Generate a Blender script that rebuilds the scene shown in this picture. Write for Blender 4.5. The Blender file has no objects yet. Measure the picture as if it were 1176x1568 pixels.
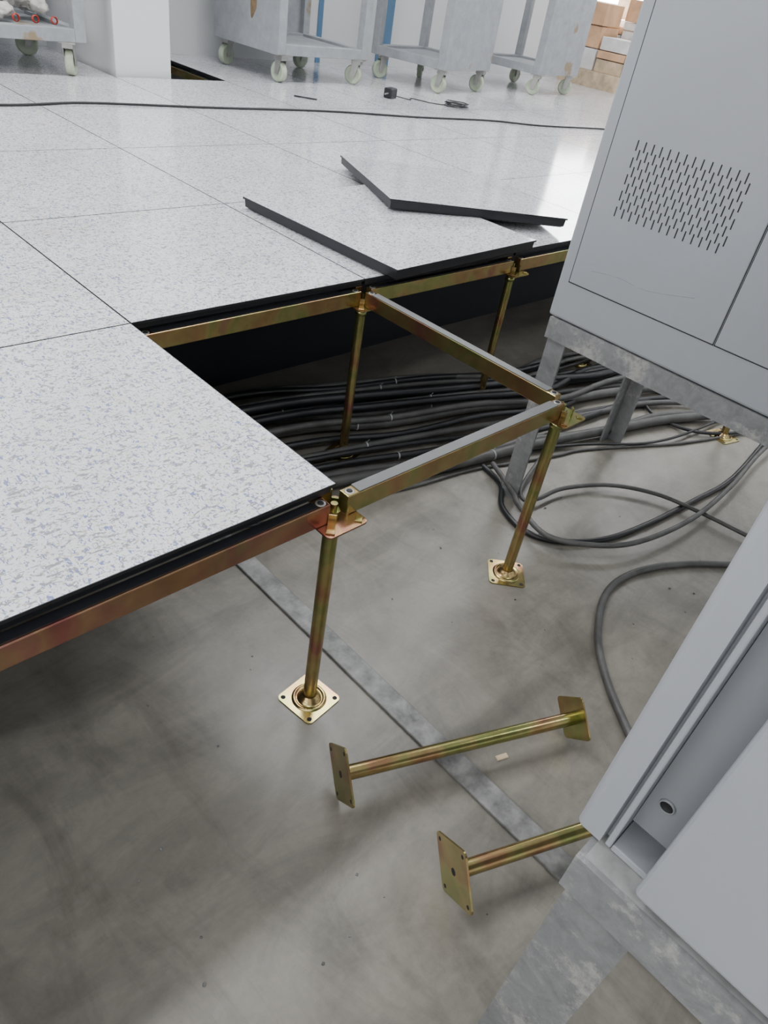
import bpy, bmesh, math, random
from mathutils import Vector, Matrix, noise
random.seed(7)
H=0.4992
PT=0.6
# ---------------------------------------------------------------- materials
def newmat(name):
    m=bpy.data.materials.new(name); m.use_nodes=True
    nt=m.node_tree; b=nt.nodes["Principled BSDF"]
    return m,nt,b
def ramp(nt,fac,stops,interp='LINEAR'):
    r=nt.nodes.new('ShaderNodeValToRGB'); r.color_ramp.interpolation=interp
    e=r.color_ramp.elements
    while len(e)<len(stops): e.new(0.5)
    for i,(p,c) in enumerate(stops):
        e[i].position=p; e[i].color=(*c,1) if len(c)==3 else c
    nt.links.new(fac,r.inputs[0]); return r
def mix(nt,fac,a,b,mode='MIX'):
    m=nt.nodes.new('ShaderNodeMix'); m.data_type='RGBA'; m.blend_type=mode
    if isinstance(fac,(int,float)): m.inputs[0].default_value=fac
    else: nt.links.new(fac,m.inputs[0])
    for s,v in ((6,a),(7,b)):
        if isinstance(v,tuple): m.inputs[s].default_value=(*v,1)
        else: nt.links.new(v,m.inputs[s])
    return m.outputs[2]
def coords(nt,scale=(1,1,1),rot=(0,0,0)):
    tc=nt.nodes.new('ShaderNodeTexCoord'); mp=nt.nodes.new('ShaderNodeMapping')
    mp.inputs['Scale'].default_value=scale; mp.inputs['Rotation'].default_value=rot
    nt.links.new(tc.outputs['Object'],mp.inputs[0]); return mp.outputs[0]
def noise_n(nt,vec,scale,detail=4,rough=.6,dist=0):
    n=nt.nodes.new('ShaderNodeTexNoise'); n.inputs['Scale'].default_value=scale
    n.inputs['Detail'].default_value=detail; n.inputs['Roughness'].default_value=rough
    n.inputs['Distortion'].default_value=dist
    nt.links.new(vec,n.inputs['Vector']); return n.outputs['Fac']
def bump(nt,b,h,strength=.2,dist=.002):
    bp=nt.nodes.new('ShaderNodeBump'); bp.inputs['Strength'].default_value=strength; bp.inputs['Distance'].default_value=dist
    nt.links.new(h,bp.inputs['Height']); nt.links.new(bp.outputs[0],b.inputs['Normal'])
def flat(name,col,rough=.5,metal=0,var=0.06,scale=8):
    m,nt,b=newmat(name)
    v=coords(nt); n=noise_n(nt,v,scale,5)
    d=tuple(max(0,c*(1-var*2)) for c in col); l=tuple(min(1,c*(1+var)) for c in col)
    r=ramp(nt,n,[(.3,d),(.7,l)])
    nt.links.new(r.outputs[0],b.inputs['Base Color'])
    b.inputs['Roughness'].default_value=rough; b.inputs['Metallic'].default_value=metal
    return m
def mk_concrete():
    m,nt,b=newmat('concrete')
    v=coords(nt); v2=coords(nt,(1,.4,1),(0,0,.5)); v3=coords(nt,(.35,1,1),(0,0,-.4))
    n1=noise_n(nt,v,1.5,6,.6,.8); n2=noise_n(nt,v2,6,8,.7,1.6); n3=noise_n(nt,v,70,4,.7); n4=noise_n(nt,v3,11,6,.65,1.0)
    c1=ramp(nt,n1,[(.3,(.160,.149,.126)),(.7,(.235,.221,.191))]).outputs[0]
    c2=ramp(nt,n2,[(.36,(.62,.62,.62)),(.53,(1,1,1))]).outputs[0]
    c=mix(nt,.62,c1,c2,'MULTIPLY')
    c4=ramp(nt,n4,[(.40,(.72,.72,.72)),(.57,(1,1,1))]).outputs[0]
    c=mix(nt,.7,c,c4,'MULTIPLY')
    c3=ramp(nt,n3,[(.3,(.80,.80,.80)),(.6,(1,1,1))]).outputs[0]
    c=mix(nt,.55,c,c3,'MULTIPLY')
    nt.links.new(c,b.inputs['Base Color'])
    rr=ramp(nt,n2,[(.3,(.28,)*3),(.7,(.46,)*3)]); nt.links.new(rr.outputs[0],b.inputs['Roughness'])
    bump(nt,b,n3,.12,.001)
    return m
def mk_panel():
    m,nt,b=newmat('speckled_laminate')
    v=coords(nt)
    va=coords(nt,(1,.5,1),(0,0,.7)); vb=coords(nt,(.5,1,1),(0,0,.3))
    na=noise_n(nt,va,200,2,.55,1.0); nb=noise_n(nt,vb,185,2,.55,1.0); nc=noise_n(nt,v,260,2,.5,.5)
    big=noise_n(nt,v,2.2,4)
    base=ramp(nt,big,[(.3,(.65,.655,.675)),(.7,(.72,.725,.745))]).outputs[0]
    fa=ramp(nt,na,[(.58,(0,)*3),(.62,(1,)*3)]).outputs[0]
    fb=ramp(nt,nb,[(.575,(0,)*3),(.615,(1,)*3)]).outputs[0]
    fc=ramp(nt,nc,[(.60,(0,)*3),(.64,(1,)*3)]).outputs[0]
    c=mix(nt,fa,base,(.20,.23,.42)); c=mix(nt,fb,c,(.27,.275,.30)); c=mix(nt,fc,c,(.46,.43,.37))
    dirt=noise_n(nt,v,4,6,.7)
    dr=ramp(nt,dirt,[(.5,(1,1,1)),(.75,(.84,.81,.75))]).outputs[0]
    c=mix(nt,.8,c,dr,'MULTIPLY')
    nt.links.new(c,b.inputs['Base Color'])
    b.inputs['Roughness'].default_value=.12
    return m
def mk_zinc(name='yellow_zinc_plate',red=False):
    m,nt,b=newmat(name)
    v=coords(nt); n=noise_n(nt,v,9,3,.5,.8); n2=noise_n(nt,v,35,3)
    if red: st=[(.30,(.38,.15,.13)),(.42,(.42,.21,.14)),(.52,(.44,.28,.16)),(.62,(.40,.20,.15)),(.75,(.33,.28,.13))]
    else: st=[(.30,(.39,.18,.13)),(.40,(.43,.28,.13)),(.50,(.44,.36,.15)),(.60,(.31,.34,.12)),(.70,(.43,.34,.14)),(.78,(.39,.21,.17))]
    c=ramp(nt,n,st).outputs[0]
    c2=ramp(nt,n2,[(.3,(.6,)*3),(.7,(1,)*3)]).outputs[0]
    c=mix(nt,.6,c,c2,'MULTIPLY')
    nt.links.new(c,b.inputs['Base Color']); b.inputs['Metallic'].default_value=.93; b.inputs['Roughness'].default_value=.25
    return m
def mk_galv():
    m,nt,b=newmat('galvanised_steel')
    v=coords(nt); n=noise_n(nt,v,30,6,.75,.5); n2=noise_n(nt,v,11,7,.8)
    c=ramp(nt,n,[(.3,(.15,.155,.16)),(.6,(.22,.225,.23)),(.75,(.32,.32,.32))]).outputs[0]
    s=ramp(nt,n2,[(.53,(0,)*3),(.62,(1,)*3)]).outputs[0]
    c=mix(nt,s,c,(.34,.337,.325))
    nt.links.new(c,b.inputs['Base Color']); b.inputs['Metallic'].default_value=.2; b.inputs['Roughness'].default_value=.55
    bump(nt,b,n,.3,.001)
    return m
def mk_cartpaint():
    m,nt,b=newmat('dusty_grey_paint')
    v=coords(nt); n=noise_n(nt,v,3.5,4,.55); n2=noise_n(nt,v,14,6,.7)
    c=ramp(nt,n2,[(.3,(.24,.255,.27)),(.7,(.34,.355,.37))]).outputs[0]
    s=ramp(nt,n,[(.63,(0,)*3),(.66,(1,)*3)]).outputs[0]
    c=mix(nt,s,c,(.24,.18,.11))
    nt.links.new(c,b.inputs['Base Color']); b.inputs['Roughness'].default_value=.5
    return m
M={}
M['concrete']=mk_concrete(); M['lam']=mk_panel(); M['zinc']=mk_zinc(); M['zincr']=mk_zinc('reddish_zinc_plate',True)
M['galv']=mk_galv(); M['cart']=mk_cartpaint()
M['black']=flat('black_edge_trim',(.008,.009,.012),.45)
M['tray']=flat('dark_steel_tray',(.012,.013,.018),.5)
M['sheet']=flat('black_void_sheet',(.004,.005,.010),.6)
M['gasket']=flat('grey_rubber_gasket',(.12,.123,.122),.6)
M['cab']=flat('grey_cabinet_paint',(.30,.315,.34),.40,0,.02,3)
M['cab2']=flat('grey_cabinet_liner',(.25,.265,.285),.45,0,.03,4)
M['seam']=flat('dark_gap',(.01,.01,.012),.7)
M['cable']=flat('black_cable_sheath',(.014,.015,.017),.36)
M['cableg']=flat('dusty_cable_sheath',(.075,.075,.073),.5,0,.2,20)
M['tie']=flat('white_cable_tie',(.38,.39,.39),.5)
M['wall']=flat('white_wall_paint',(.66,.67,.68),.7,0,.02,1)
M['ceil']=flat('ceiling_white',(.6,.6,.6),.8)
M['cement']=flat('cement_strip',(.20,.203,.198),.5,0,.3,30)
M['ledge']=flat('cement_dusted_steel',(.28,.283,.28),.55,0,.2,25)
M['wheel']=flat('pale_green_wheel',(.42,.48,.36),.5,0,.1,20)
M['steel']=flat('zinc_bracket',(.35,.35,.33),.4,.6,.1,20)
M['cloth']=flat('white_cotton',(.55,.54,.51),.9,0,.15,30)
M['red']=flat('red_trim',(.5,.05,.04),.8)
M['card']=flat('cardboard',(.62,.38,.22),.8,0,.15,6)
M['wood']=flat('pallet_wood',(.60,.47,.32),.8,0,.2,12)
M['paper']=flat('white_wrap',(.7,.69,.67),.6,0,.1,12)
M['blue']=flat('blue_film',(.10,.20,.33),.5)
M['brown']=flat('brown_stain',(.22,.15,.08),.7,0,.3,20)
def emis(name,col,s):
    m,nt,b=newmat(name); b.inputs['Emission Color'].default_value=(*col,1); b.inputs['Emission Strength'].default_value=s
    b.inputs['Base Color'].default_value=(*col,1); return m
M['glass']=emis('window_daylight',(.97,.98,1),16)
# ---------------------------------------------------------------- builder
class B:
    def __init__(s): s.v=[];s.f=[];s.m=[];s.sm=[];s.mats=[]
    def mi(s,k):
        if k not in s.mats: s.mats.append(k)
        return s.mats.index(k)
    def add(s,vs,fs,k,mat=None,smooth=False):
        o=len(s.v); s.v+=[(mat@Vector(v)) if mat is not None else Vector(v) for v in vs]
        for f in fs: s.f.append([i+o for i in f]); s.m.append(s.mi(k)); s.sm.append(smooth)
    def bm(s,b,k,mat=None,smooth=False):
        b.verts.ensure_lookup_table(); b.verts.index_update()
        s.add([v.co.copy() for v in b.verts],[[v.index for v in f.verts] for f in b.faces],k,mat,smooth); b.free()
    def box(s,lo,hi,k,mat=None,bev=0,seg=2):
        b=bmesh.new(); bmesh.ops.create_cube(b,size=1)
        lo=Vector(lo);hi=Vector(hi)
        for v in b.verts: v.co=Vector(((lo[i]+hi[i])/2+v.co[i]*(hi[i]-lo[i]) for i in range(3)))
        if bev>0: bmesh.ops.bevel(b,geom=list(b.edges),offset=bev,segments=seg,affect='EDGES',profile=.5)
        s.bm(b,k,mat)
    def cyl(s,p0,p1,r,k,seg=20,r1=None,mat=None,cap=True):
        p0=Vector(p0);p1=Vector(p1); r1=r if r1 is None else r1
        z=(p1-p0).normalized(); x=z.orthogonal().normalized(); y=z.cross(x)
        vs=[];n=seg
        for p,rr in ((p0,r),(p1,r1)):
            for i in range(n):
                a=2*math.pi*i/n; vs.append(p+x*math.cos(a)*rr+y*math.sin(a)*rr)
        s.add(vs,[[i,(i+1)%n,n+(i+1)%n,n+i] for i in range(n)],k,mat,True)
        if cap: s.add(vs,[list(range(n))[::-1],list(range(n,2*n))],k,mat)
    def lathe(s,prof,k,mat=None,seg=28,smooth=True):
        vs=[];n=seg
        for r,z in prof:
            for i in range(n):
                a=2*math.pi*i/n; vs.append((r*math.cos(a),r*math.sin(a),z))
        fs=[]
        for j in range(len(prof)-1):
            for i in range(n): fs.append([j*n+i,j*n+(i+1)%n,(j+1)*n+(i+1)%n,(j+1)*n+i])
        s.add(vs,fs,k,mat,smooth)
    def prism(s,poly,z0,z1,k,mat=None):
        n=len(poly); vs=[(x,y,z0) for x,y in poly]+[(x,y,z1) for x,y in poly]
        s.add(vs,[list(range(n))[::-1],list(range(n,2*n))]+[[i,(i+1)%n,n+(i+1)%n,n+i] for i in range(n)],k,mat)
    def sweep(s,pts,r,k,seg=10,sub=8,smoothpath=True,mat=None):
        P=[Vector(p) for p in pts]
        if smoothpath and len(P)>2:
            Q=[]
            for i in range(len(P)-1):
                a=P[max(i-1,0)];b=P[i];c=P[i+1];d=P[min(i+2,len(P)-1)]
                for j in range(sub):
                    t=j/sub
                    Q.append(.5*((2*b)+(c-a)*t+(2*a-5*b+4*c-d)*t*t+(3*b-a-3*c+d)*t**3))
            Q.append(P[-1]);P=Q
        t=(P[1]-P[0]).normalized(); x=t.orthogonal().normalized(); vs=[];n=seg
        for i,p in enumerate(P):
            tt=(P[min(i+1,len(P)-1)]-P[max(i-1,0)]).normalized()
            x=(x-tt*x.dot(tt)).normalized(); y=tt.cross(x)
            for j in range(n):
                a=2*math.pi*j/n; vs.append(p+x*math.cos(a)*r+y*math.sin(a)*r)
        m=len(P)
        s.add(vs,[[i*n+j,i*n+(j+1)%n,(i+1)*n+(j+1)%n,(i+1)*n+j] for i in range(m-1) for j in range(n)]
              ,k,mat,True)
        s.add(vs,[list(range(n))[::-1],[ (m-1)*n+j for j in range(n)]],k,mat)
        return P
    def done(s,name,parent=None,loc=None):
        me=bpy.data.meshes.new(name); 
        off=Vector(loc) if loc is not None else Vector((0,0,0))
        me.from_pydata([v-off for v in s.v],[],s.f)
        for k in s.mats: me.materials.append(M[k])
        for p,m,sm in zip(me.polygons,s.m,s.sm): p.material_index=m; p.use_smooth=sm
        me.validate(); me.update()
        o=bpy.data.objects.new(name,me); bpy.context.collection.objects.link(o); o.location=off
        if parent: o.parent=parent
        return o
def T(x,y,z=0,rz=0,rx=0,ry=0):
    return Matrix.Translation((x,y,z))@Matrix.Rotation(rz,4,'Z')@Matrix.Rotation(ry,4,'Y')@Matrix.Rotation(rx,4,'X')
def empty(name,loc):
    e=bpy.data.objects.new(name,None); bpy.context.collection.objects.link(e); e.location=loc; e.empty_display_size=.1
    return e
def rrect(w,h,r,n=4):
    P=[]
    for cx,cy,a0 in ((w/2-r,h/2-r,0),(-w/2+r,h/2-r,90),(-w/2+r,-h/2+r,180),(w/2-r,-h/2+r,270)):
        for i in range(n+1):
            a=math.radians(a0+90*i/n); P.append((cx+r*math.cos(a),cy+r*math.sin(a)))
    return P
# ---------------------------------------------------------------- room
BY=3.76; EX=9.5; WX=-3.0; SY=-3.2; CZ=3.9
b=B(); b.box((WX,SY,-.1),(EX,BY,0),'concrete'); b.done('floor')
b=B(); b.box((WX,BY,-.1),(EX,BY+.12,CZ),'wall'); b.done('wall_north')
b=B(); b.box((EX,SY,-.1),(EX+.12,BY,CZ),'wall'); b.done('wall_east')
b=B(); b.box((WX-.12,SY,-.1),(WX,BY,CZ),'wall'); b.done('wall_west')
b=B(); b.box((WX,SY-.12,-.1),(EX,SY,CZ),'wall'); b.done('wall_south')
b=B(); b.box((WX,SY,CZ),(EX,BY,CZ+.1),'ceil'); b.done('ceiling')
b=B(); b.box((1.215,3.02,0),(1.50,BY-.001,CZ-.001),'wall',None,.004); b.done('wall_pillar')
b=B()
for i in range(3):
    x0=6.05+i*1.0
    b.box((x0,BY-.03,H+.12),(x0+.94,BY-.015,2.6),'glass')
    b.box((x0-.06,BY-.048,H+.12),(x0,BY-.001,2.6),'steel')
b.box((5.99,BY-.05,H+.06),(9.0,BY-.001,H+.12),'steel'); b.box((5.99,BY-.05,2.6),(9.0,BY-.001,2.66),'steel')
for z in (1.05,1.35,1.65): b.box((5.99,BY-.052,z),(9.0,BY-.005,z+.05),'steel')
b.done('window_1')
# ---------------------------------------------------------------- raised access floor
PTH=.022
def panel(b,mat,th=PTH):
    s=.5985/2; e=.0012
    V=[(-s,-s,0),(s,-s,0),(s,s,0),(-s,s,0)]; q=s-e
    I=[(-q,-q,0),(q,-q,0),(q,q,0),(-q,q,0)]
    b.add(I,[[0,1,2,3]],'lam',mat)
    b.add(V+I,[[i,(i+1)%4,4+(i+1)%4,4+i] for i in range(4)],'black',mat)
    prof=[(s,0),(s,-.005),(s-.004,-.006),(s-.005,-th+.005),(s-.012,-th)]
    vs=[]
    for r,z in prof: vs+=[(-r,-r,z),(r,-r,z),(r,r,z),(-r,r,z)]
    fs=[]
    for j in range(len(prof)-1):
        for i in range(4): fs.append([j*4+i,(j+1)*4+i,(j+1)*4+(i+1)%4,j*4+(i+1)%4])
    b.add(vs,fs,'black',mat)
    o=(len(prof)-1)*4
    b.add(vs[o:],[[3,2,1,0]],'tray',mat)
b=B(); cells=[]
for i in range(-5,15):
    for j in range(0,6):
        if j==0 and i>=0: continue
        if i==2 and j==5: continue
        cells.append((i,j)); panel(b,T((i+.5)*PT,(j+.5)*PT,H))
for i in range(-5,15):
    b.box((i*PT+.001,6*PT+.001,H-.022),((i+1)*PT-.001,BY-.002,H),'lam')
b.done('raised_access_floor')
ST=H-.0245
def stringer(b,p0,p1,gk,zk='zinc'):
    p0=Vector(p0);p1=Vector(p1); d=(p1-p0); L=d.length; a=math.atan2(d.y,d.x)
    m=T(p0.x,p0.y,0,a)
    b.box((.017,-.0105,H-.060),(L-.017,.0105,ST),zk,m,.0015)
    w=.0098 if gk=='gasket' else .007
    b.box((.040,-w,ST),(L-.040,w,ST+.002),gk,m)
    for t in (.028,L-.028):
        b.lathe([(0,.002),(.0035,.002),(.0045,.0015),(.005,0)],'seam',m@T(t,0,ST),12)
        b.lathe([(.005,.0006),(.0075,.0006),(.008,0)],'steel',m@T(t,0,ST),14)
b=B()
cellset=set(cells)
def has(i,j): return (i,j) in cellset
for i in range(-4,15):
    for j in range(0,7):
        if has(i,j) or has(i,j-1): stringer(b,(i*PT,j*PT,0),((i+1)*PT,j*PT,0),'black','zincr' if j<1 else 'zinc')
        if has(i,j) or has(i-1,j): stringer(b,(i*PT,j*PT,0),(i*PT,(j+1)*PT,0),'black')
stringer(b,(0,0,0),(PT,0,0),'gasket'); stringer(b,(PT,0,0),(PT,PT,0),'gasket')
b.done('floor_stringer_grid')
def plate_holes(b,s,z,mat):
    for sx in (-1,1):
        for sy in (-1,1):
            b.lathe([(.0001,0),(.004,0),(.0046,-.0003)],'seam',mat@T(sx*s,sy*s,z),12)
nodes=set()
for (i,j) in cells:
    for a in (0,1):
        for c in (0,1): nodes.add((i+a,j+c))
for q in ((2,6),(2,5),(-1,0)): nodes.discard(q)
nodes.add((1,0)); nodes.add((3,0))
rots={(0,0):.12,(1,0):.75,(1,1):.3}
for n in sorted(nodes,key=lambda n:(n[0]-.5)**2+n[1]**2):
    if n[0]<-4 or n[1]==6: continue
    b=B(); m=T(n[0]*PT,n[1]*PT,0)
    r=rots.get(n,random.uniform(-.3,.3)); hgt=H-.0595
    b.prism(rrect(.086,.086,.010),0,.003,'zinc',m@T(0,0,0,r))
    plate_holes(b,.034,.0034,m@T(0,0,0,r))
    b.lathe([(.033,.003),(.031,.0065),(.027,.007),(.025,.0045),(.022,.0045),(.020,.010),(.0160,.0125),(.0130,.016)],'zinc',m,32)
    b.cyl((0,0,.003),(0,0,hgt-.008),.0122,'zinc',24,mat=m)
    b.lathe([(.0122,0),(.0142,.001),(.0142,.012),(.0122,.013)],'zinc',m@T(0,0,hgt-.03),24)
    b.prism(rrect(.078,.078,.008),hgt-.004,hgt-.001,'zincr' if n==(0,0) else 'zinc',m)
    b.prism([(.011*math.cos(k*math.pi/3),.011*math.sin(k*math.pi/3)) for k in range(6)],hgt-.0009,hgt+.012,'zinc',m)
    b.cyl((0,0,hgt),(0,0,hgt+.024),.0055,'zinc',14,mat=m)
    for a in range(4):
        q=m@T(0,0,0,a*math.pi/2+math.pi/4)
        b.box((.020,-.006,hgt-.0009),(.0225,.006,hgt+.018),'zinc',q)
        b.box((.034,-.007,hgt-.0009),(.045,.007,hgt+.002),'zinc',q,.0008)
    b.done('floor_pedestal',loc=(n[0]*PT,n[1]*PT,0))
def lying(cx,cy,zc,ang,L,tilt=0.0,roll=math.pi/4):
    b=B()
    m=Matrix.Translation((cx,cy,zc))@Matrix.Rotation(ang,4,'Z')@Matrix.Rotation(math.pi/2+tilt,4,'Y')@Matrix.Rotation(roll,4,'Z')
    b.prism(rrect(.092,.092,.008),0,.003,'zinc',m)
    for sx in (-1,1):
        for sy in (-1,1):
            b.lathe([(.0001,0),(.003,0),(.0035,.0003)],'seam',m@T(sx*.036,sy*.036,-.0004),12)
    b.lathe([(.0001,-.0005),(.0055,-.0005),(.006,0)],'seam',m,20)
    b.lathe([(.018,.003),(.0165,.007),(.0135,.010)],'zinc',m,28)
    b.cyl((0,0,.003),(0,0,L),.0125,'zinc',28,mat=m)
    b.prism(rrect(.078,.078,.008),L,L+.003,'zinc',m)
    b.prism([(.011*math.cos(k*math.pi/3),.011*math.sin(k*math.pi/3)) for k in range(6)],L+.003,L+.011,'zinc',m)
    b.cyl((0,0,L+.003),(0,0,L+.02),.0055,'zinc',14,mat=m)
    return b.done('loose_floor_pedestal',loc=(cx,cy,zc))
lying(-.087,-.182,.065,math.atan2(-.18,.428),.455,.021,math.radians(41))
lying(-.059,-.406,.065,math.atan2(-.089,.215),.455,.021,math.radians(49))
def frame_from(P,L,R):
    P=Vector(P);L=Vector(L);R=Vector(R)
    x=(R-P).normalized(); y=(L-P); y=(y-x*y.dot(x)).normalized(); z=x.cross(y)
    c=P+x*.3+y*.3
    m=Matrix.Identity(4)
    for i in range(3): m[i][0]=x[i];m[i][1]=y[i];m[i][2]=z[i];m[i][3]=c[i]
    return m
b=B(); panel(b,frame_from((.654,.550,H+.0315),(.646,1.153,H+.0315),(1.260,.577,H+.0315)),.030); b.done('loose_floor_panel')
b=B(); panel(b,frame_from((.976,.920,.5665),(1.242,1.455,.544),(1.510,.649,.547)),.030); b.done('loose_floor_panel')
b=B(); b.box((.095,-1.6,0),(.142,.56,.007),'cement',None,.002); b.done('cement_strip')
b=B()  # black sheet added to keep the void under the raised floor dark
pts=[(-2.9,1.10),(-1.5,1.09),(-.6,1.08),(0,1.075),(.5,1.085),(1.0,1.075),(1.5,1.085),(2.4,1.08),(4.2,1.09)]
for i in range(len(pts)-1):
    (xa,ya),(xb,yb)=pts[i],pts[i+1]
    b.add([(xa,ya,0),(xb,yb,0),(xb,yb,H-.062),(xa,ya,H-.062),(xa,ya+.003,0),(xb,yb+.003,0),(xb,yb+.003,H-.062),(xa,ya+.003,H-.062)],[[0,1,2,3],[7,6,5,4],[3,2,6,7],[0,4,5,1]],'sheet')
b.done('underfloor_darkening_sheet')
# ---------------------------------------------------------------- cabinet stand helper (no coincident faces)
def anglebar(b,m,L,w=.05,t=.005):
    b.prism([(0,0),(w,0),(w,t),(t,t),(t,w),(0,w)],0,L,'galv',m)
def stand(b,x0,x1,y0,y1,zt,w,t,legw,topmat='galv',ledge=.05):
    b.box((x0,y0,zt-w),(x0+t,y1,zt),'galv')
    b.box((x0+t,y1-t,zt-w),(x1-t,y1,zt-.0002),'galv')
    b.box((x1-t,y0,zt-w),(x1,y1,zt),'galv')
    b.box((x0+t,y0,zt-w),(x1-t,y0+t,zt-.0002),'galv')
    b.box((x0+t,y0+t,zt-t),(x0+t+ledge,y1-t,zt-.0004),topmat)
    b.box((x1-t-.05,y0+t,zt-t),(x1-t,y1-t,zt-.0004),'galv')
    b.box((x0+t+ledge,y1-t-.05,zt-t),(x1-t-.05,y1-t,zt-.0006),'galv')
    e_=.0006
    anglebar(b,T(x0+t+e_,y1-t-e_,0,-math.pi/2),zt-t-e_,legw,t)
    anglebar(b,T(x1-t-e_,y1-t-e_,0,math.pi),zt-t-e_,.05,t)
    anglebar(b,T(x0+t+e_,y0+t+e_,0,0),zt-t-e_,.05,t)
    anglebar(b,T(x1-t-e_,y0+t+e_,0,math.pi/2),zt-t-e_,.05,t)
# ---------------------------------------------------------------- cabinet with vents
X0=.849; Y1=.240; Y0=-.56; Z0=.512; Z1=1.95; X1=1.42
e=empty('vented_equipment_cabinet',(X0,Y1,0))
def child(b,name,par): 
    o=b.done(name); o.parent=par; o.matrix_parent_inverse=par.matrix_basis.inverted(); return o
b=B(); b.box((X0+.004,Y0,Z0),(X1,Y1,Z1),'cab',None,.006); child(b,'body',e)
b=B()
b.box((X0+.0035,-.1415,.597),(X0+.0045,Y1-.027,Z1-.04),'seam'); b.box((X0+.0035,Y0+.03,.597),(X0+.0045,-.1425,Z1-.04),'seam')
b.box((X0+.001,-.140,.5992),(X0+.006,Y1-.0292,Z1-.043),'cab',None,.002)
b.box((X0+.001,Y0+.033,.5992),(X0+.006,-.1442,Z1-.043),'cab',None,.002); child(b,'doors',e)
b=B()
for r in range(9):
    for c in range(14):
        y=.155-c*.0175-(r%2)*.00875; z=.901-r*.0155
        b.box((X0+.0004,y-.0012,z-.019),(X0+.003,y+.0012,z),'seam')
b.sweep([(X0+.0012,.165,.640),(X0+.0012,.10,.648),(X0+.0012,.03,.646),(X0+.0012,-.07,.668)],.0005,'galv',6,5)
child(b,'vent_slots',e)
b=B(); stand(b,X0,X1,Y0-.01,Y1-.01,Z0-.002,.05,.006,.05); child(b,'steel_stand',e)
# ---------------------------------------------------------------- near cabinet
NX=-.160; NY=-.529; NZ=.506
e=empty('equipment_cabinet',(NX,NY,0))
b=B()
def post(b,poly,z0,z1,k): 
    n=len(poly); vs=[(x,y,z0) for x,y in poly]+[(x,y,z1) for x,y in poly]
    b.add(vs,[list(range(n))[::-1],list(range(n,2*n))],k); b.add(vs,[[i,(i+1)%n,n+(i+1)%n,n+i] for i in range(n)],k)
arc=[(NX+.008-.008*math.sin(a),NY-.008+.008*math.cos(a)) for a in [math.radians(x) for x in range(0,91,15)]]
post(b,[(NX+.0495,NY)]+arc+[(NX,NY-.026),(NX+.012,NY-.0275),(NX+.012,NY-.030),(NX+.0495,NY-.030)],NZ,1.95,'cab')
b.box((NX+.002,NY-.036,NZ-.001),(NX+.0492,NY-.0302,1.949),'cab',None,.0015)
b.box((NX+.028,-1.288,NZ+.02),(NX+.032,NY-.0365,1.948),'cab2')
b.box((NX+.004,-1.288,NZ-.004),(NX+.049,NY-.0365,NZ+.004),'cab',None,.001)
b.box((NX+.05,-1.33,NZ),(NX+.60,NY-.001,1.95),'cab',None,.005)
b.box((NX,-1.33,NZ),(NX+.0495,-1.29,1.95),'cab',None,.004)
child(b,'body',e)
b=B(); b.box((NX-.025,-1.285,NZ+.008),(NX-.007,-.600,1.93),'cab',None,.006,3); child(b,'door',e)
b=B()
hm=Matrix.Translation((NX+.0275,-.5815,.571))@Matrix.Rotation(-math.pi/2,4,'Y')
b.lathe([(.0001,0),(.0055,0),(.006,.001)],'seam',hm,20); b.lathe([(.006,0),(.006,.002),(.007,.002),(.0075,0)],'cab2',hm,20)
child(b,'lock_hole',e)
b=B(); stand(b,-.186,NX+.60,-1.33,-.548,NZ-.0045,.052,.006,.07,'ledge',.066); child(b,'steel_stand',e)
# ---------------------------------------------------------------- carts
def castor(b,x,y,rz,m0,mat='wheel'):
    m=m0@T(x,y,0,rz)
    mm=m@T(0,0,.05)@Matrix.Rotation(math.pi/2,4,'X')
    b.lathe([(.012,-.016),(.036,-.014),(.040,-.018),(.048,-.016),(.050,-.010),(.050,.010),(.048,.016),(.040,.018),(.036,.014),(.012,.016)],mat,mm,28)
    b.cyl((0,-.024,.05),(0,.024,.05),.011,'steel',12,mat=m)
    for s in (-1,1):
        b.prism([(-.014,-.012),(.014,-.012),(.040,.075),(-.006,.075)],-.0015,.0015,'steel',m@T(0,s*.0215,.05)@Matrix.Rotation(math.pi/2,4,'X'))
    b.box((-.012,-.024,.105),(.045,.024,.125),'steel',m,.002)
    b.box((-.03,-.035,.125),(.06,.035,.130),'steel',m)
def cart(x,y,rz,w,d,h,closed):
    e=empty('wheeled_cabinet_frame',(x,y,H)); m=T(x,y,H,rz); b=B(); z0=.13; p=.05
    for px in (0,w-p):
        for py in (0,d-p): b.box((px,py,z0),(px+p,py+p,h),'cart',m,.003)
    for z in (z0,h-p):
        for py in (0,d-p): b.box((p,py,z),(w-p,py+p,z+p),'cart',m,.002)
        for px in (0,w-p): b.box((px,p,z),(px+p,d-p,z+p),'cart',m,.002)
    b.box((p,p,z0+.03),(w-p,d-p,z0+.036),'cart',m)
    child(b,'frame',e)
    b=B()
    if 'L' in closed: b.box((-.004,.0,z0),(-.0002,d,h),'cart',m)
    if 'R' in closed: b.box((w+.0002,.0,z0),(w+.004,d,h),'cart',m)
    if 'F' in closed: b.box((0,-.004,z0),(w,-.0002,h),'cart',m)
    if 'B' in closed: b.box((p,d-.012,z0),(w-p,d-.008,h),'cart',m)
    if 'S' in closed:
        sm=m@T(-.0042,.22,.37)@Matrix.Rotation(-math.pi/2,4,'Y')
        b.prism([(.10*math.cos(a)*(1+.2*math.sin(3*a)),.035*math.sin(a)*(1+.25*math.cos(2*a))) for a in [k*math.pi/12 for k in range(24)]],0,.0006,'brown',sm)
    child(b,'side_panels',e)
    b=B()
    for cx,cy in ((.045,.045),(w-.06,.045),(.045,d-.05),(w-.06,d-.05)): castor(b,cx,cy,random.uniform(-2.2,-1.0) if cy<.1 else random.uniform(-.6,.6),m)
    child(b,'castors',e); return e,m
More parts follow.
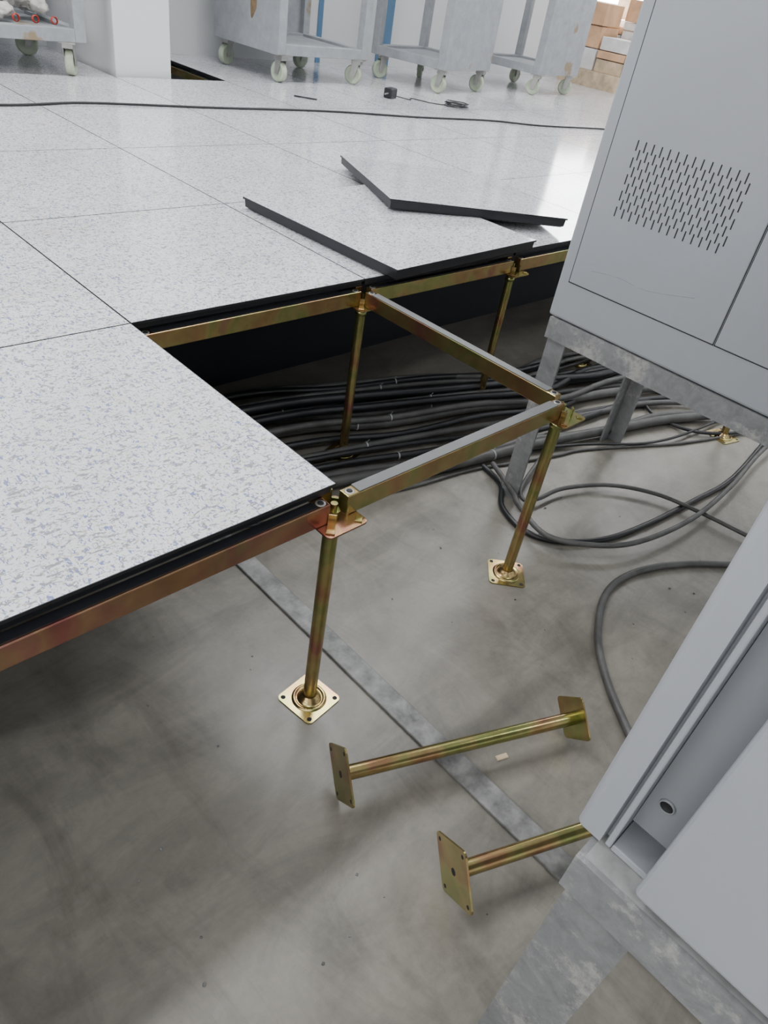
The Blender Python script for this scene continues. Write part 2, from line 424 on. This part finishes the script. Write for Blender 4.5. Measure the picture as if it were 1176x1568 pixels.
e1,m1=cart(.42,2.96,0,.64,.56,1.5,'BL')
e2,m2=cart(2.11,2.98,.03,.66,.58,1.5,'LBS')
e3,m3=cart(3.22,2.80,.20,.60,.55,1.5,'F')
e4,m4=cart(4.27,2.85,.10,.58,.55,1.5,'F')
b=B()
for k in range(16):
    bm=bmesh.new(); bmesh.ops.create_icosphere(bm,subdivisions=3,radius=1)
    sx_,sy_,sz_=random.uniform(.05,.08),random.uniform(.03,.05),random.uniform(.02,.035)
    off=Vector((k*3.1,0,0))
    for v in bm.verts:
        n=noise.noise(v.co*2.2+off)*.45+noise.noise(v.co*5+off)*.2
        v.co*=1+n; v.co.x*=sx_;v.co.y*=sy_;v.co.z*=sz_
    b.bm(bm,'cloth',m1@T(.18+random.uniform(-.04,.38),.12+random.uniform(0,.22),.21+random.uniform(0,.05),random.uniform(0,3)),True)
for k in range(3):
    b.lathe([(.012,0),(.015,.004),(.015,.012),(.012,.016)],'red',m1@T(.38+k*.08,.085,.195,0,1.4),14)
b.done('cotton_glove_pile')
b=B(); b.box((3.55,BY-.006,H),(3.68,BY-.001,1.8),'blue'); b.box((3.0,BY-.006,H),(3.04,BY-.001,1.8),'blue'); b.done('blue_wall_strip')
b=B()
b.box((5.7,2.75,H+.0),(6.9,3.65,H+.02),'wood')
for i in range(5): b.box((5.7+i*.28,2.75,H+.02),(5.78+i*.28,3.65,H+.10),'wood')
b.box((5.7,2.75,H+.10),(6.9,3.65,H+.12),'wood')
for i in range(4):
    for j in range(3):
        zc=H+.12
        for k in range((3,5,4,2)[i]-(j==0)):
            o=random.uniform(-.02,.02); hh=random.choice([.06,.10,.16]); 
            b.box((5.72+i*.29+o,2.77+j*.29,zc),(5.985+i*.29+o,3.04+j*.29,zc+hh-.006),random.choice(['card','card','wood','paper']),None,.004); zc+=hh
b.done('cardboard_box_stack')
b=B(); z=H+.005
b.sweep([(-2.5,2.3,z),(-1,2.5,z),(0,2.44,z),(.45,2.38,z),(.75,2.43,z),(1.0,2.41,z),(1.3,2.37,z),(1.906,2.317,z),(2.4,2.2,z),(2.9,2.12,z),(3.2,2.0,z),(3.648,1.918,z),(4.2,1.8,z),(5.2,1.9,z)],.0045,'cable')
b.done('power_cable')
b=B(); b.box((-.035,-.025,0),(.035,.025,.05),'black',T(2.67,2.675,H,.3),.006,3)
b.cyl((2.64,2.66,H+.025),(2.60,2.645,H+.025),.004,'steel',8)
zz=H+.003
b.sweep([(2.70,2.67,zz+.01),(2.78,2.62,zz),(2.83,2.66,zz),(2.88,2.55,zz),(2.95,2.50,zz)],.0025,'cable',8)
pts=[]
for k in range(40):
    a=k*.62; pts.append((3.0+math.cos(a)*(.065+.012*math.sin(k*1.7)),2.46+math.sin(a)*(.06+.012*math.cos(k*2.1)),zz+.0006*k))
b.sweep(pts,.0028,'cable',8,5); b.done('charger_with_lead')
b=B(); b.sweep([(1.98,2.66,zz),(2.0,2.60,zz+.004),(2.06,2.58,zz)],.004,'cable',8); b.done('cable_offcut')
# ---------------------------------------------------------------- cable bundle under floor
b=B(); random.seed(11)
NC=19
for k in range(NC):
    lay=k//14; u=((k%14)+.5*lay)/13 + random.uniform(-.03,.03)
    if lay: u=.42+u*1.2
    off=.52*(u-.5)
    r=random.choice([.008,.010,.012,.013,.015])
    z=.008+r+lay*.026
    mk='cable' if random.random()<.6 else 'cableg'
    w=lambda s=.014:random.uniform(-s,s)
    pts=[(-.9,.80+off*.8,z),(0,.80+off*.85+w(),z),(.5,.73+off+w(),z+abs(w())*.5),(.8,.64+off+w(),z),(1.1,.55+off*.95+w(),z+abs(w())*.5),(1.4,.46+off*.9+w(.03),z),
         (1.75,.40+off*.9+w(.06),z),(2.2,.25+off*1.3+w(.1),z),(3.0,-.1+off*1.8+w(.15),z)]
    P=b.sweep(pts,r,mk,12,6)
    # a cable tie wrapped snugly round this cable, with a short tail
    if k%2==0:
        q=random.choice(range(13,24)); p=P[q]; d=(P[q+1]-P[q]).normalized()
        b.cyl(p-d*.002,p+d*.002,r+.0012,'tie',14)
        b.cyl(p+Vector((0,0,r)),p+Vector((random.uniform(-.006,.006),random.uniform(-.008,.002),r+.012)),.0012,'tie',6)
b.done('cable_bundle')
def mm3(s,z): return [(float(p.split(',')[0])/1000,float(p.split(',')[1])/1000,z) for p in s.split('|')]
b=B()
b.sweep(mm3('900,330|873,241|793,170|764,75|802,-2|914,-71|1075,-106|1318,-131|1555,-145|1947,-103|2400,-60',.008),.0075,'cable')
b.sweep(mm3('1300,330|1100,260|900,190|856,146|900,128|1002,117|1138,50|1224,-53|1255,-162|1273,-293|1278,-377|1230,-600',.021),.006,'cableg')
b.sweep(mm3('900,300|840,180|805,129|766,13|837,-80|956,-145|1179,-181|1445,-174|1863,-138|2300,-200',.034),.007,'cableg')
b.sweep(mm3('300,-640|380,-520|445,-423|519,-331|610,-253|737,-193|849,-189|973,-231|1103,-314|1193,-412|1200,-700',.009),.0085,'cableg')
b.sweep(mm3('150,440|185,425|322,416|509,401|671,367|855,337|986,295|1149,245|1277,210|1600,60|1900,-40',.005),.0045,'cableg')
b.sweep(mm3('150,480|230,450|400,430|600,410|800,360|1000,330|1250,240|1500,110|1800,60|2300,30',.014),.0045,'cable')
b.sweep(mm3('1500,420|1749,340|1683,204|1711,68|1872,-30|2111,-60|2500,-50',.012),.006,'cable')
b.done('loose_power_cable')
b=B()
b.box((-.012,-.005,0),(.012,.005,.003),'wood',T(.198,-.312,.0001,-.35),.001)
random.seed(5)
for k in range(46):
    x=random.uniform(-.4,1.1); y=random.uniform(-.55,.4); s=random.uniform(.0012,.0035)
    bm=bmesh.new(); bmesh.ops.create_icosphere(bm,subdivisions=1,radius=s)
    for v in bm.verts: v.co*=random.uniform(.6,1.2); v.co.z*=.5
    b.bm(bm,random.choice(['cement','gasket','cableg']),T(x,y,s*.4))
b.done('construction_debris')
b=B()  # unseen stack of panels, added to cast shade on the concrete at left
for k in range(16): panel(b,T(-1.30+random.uniform(-.006,.006),-.40+random.uniform(-.006,.006),.075+.026*(k+1),random.uniform(-.01,.01)))
for yy in (-.66,-.43,-.20): b.box((-1.60,yy,0),(-1.0,yy+.07,.0755),'wood')
b.done('shading_panel_stack')
# ---------------------------------------------------------------- lights
def area(name,loc,sx,sy,power,rot=(0,0,0),col=(1,1,1)):
    l=bpy.data.lights.new(name,'AREA'); l.shape='RECTANGLE'; l.size=sx; l.size_y=sy; l.energy=power; l.color=col
    o=bpy.data.objects.new(name,l); bpy.context.collection.objects.link(o); o.location=loc; o.rotation_euler=rot; return o
for (x,y,p) in ((-1.0,1.9,92),(1.6,1.9,86),(4.2,1.9,68),(7.0,1.9,46),(-1.4,-1.9,55),(1.4,-1.9,58),(4.5,-1.6,42)):
    area('ceiling_light',(x,y,CZ-.06),2.0,.4,p,(0,0,0),(.98,.987,1))
area('window_and_fill_light',(7.6,BY-.12,1.6),2.8,1.8,38,(math.radians(90),0,0),(.95,.97,1))
area('window_and_fill_light',(WX+.06,-.2,2.0),1.8,3.6,88,(0,math.radians(-90),0),(1,.99,.97))  # added fill from the west for the cabinet faces, no window modelled here
w=bpy.data.worlds.new('World'); bpy.context.scene.world=w; w.use_nodes=True
w.node_tree.nodes['Background'].inputs[0].default_value=(.8,.88,1,1); w.node_tree.nodes['Background'].inputs[1].default_value=.5
# ---------------------------------------------------------------- camera
R=[(0.71886,-0.67981,0.14524),(-0.33723,-0.52373,-0.78229),(0.60788,0.51338,-0.60574)]
cam=bpy.data.cameras.new('camera'); co=bpy.data.objects.new('camera',cam); bpy.context.collection.objects.link(co)
m=Matrix.Identity(4); C=(-.592,-.5975,1.1019)
for i in range(3):
    m[i][0]=R[0][i]; m[i][1]=-R[1][i]; m[i][2]=-R[2][i]; m[i][3]=C[i]
co.matrix_world=m
cam.sensor_fit='AUTO'; cam.sensor_width=36; cam.lens=1090.2/1568*36; cam.clip_start=.02
bpy.context.scene.camera=co
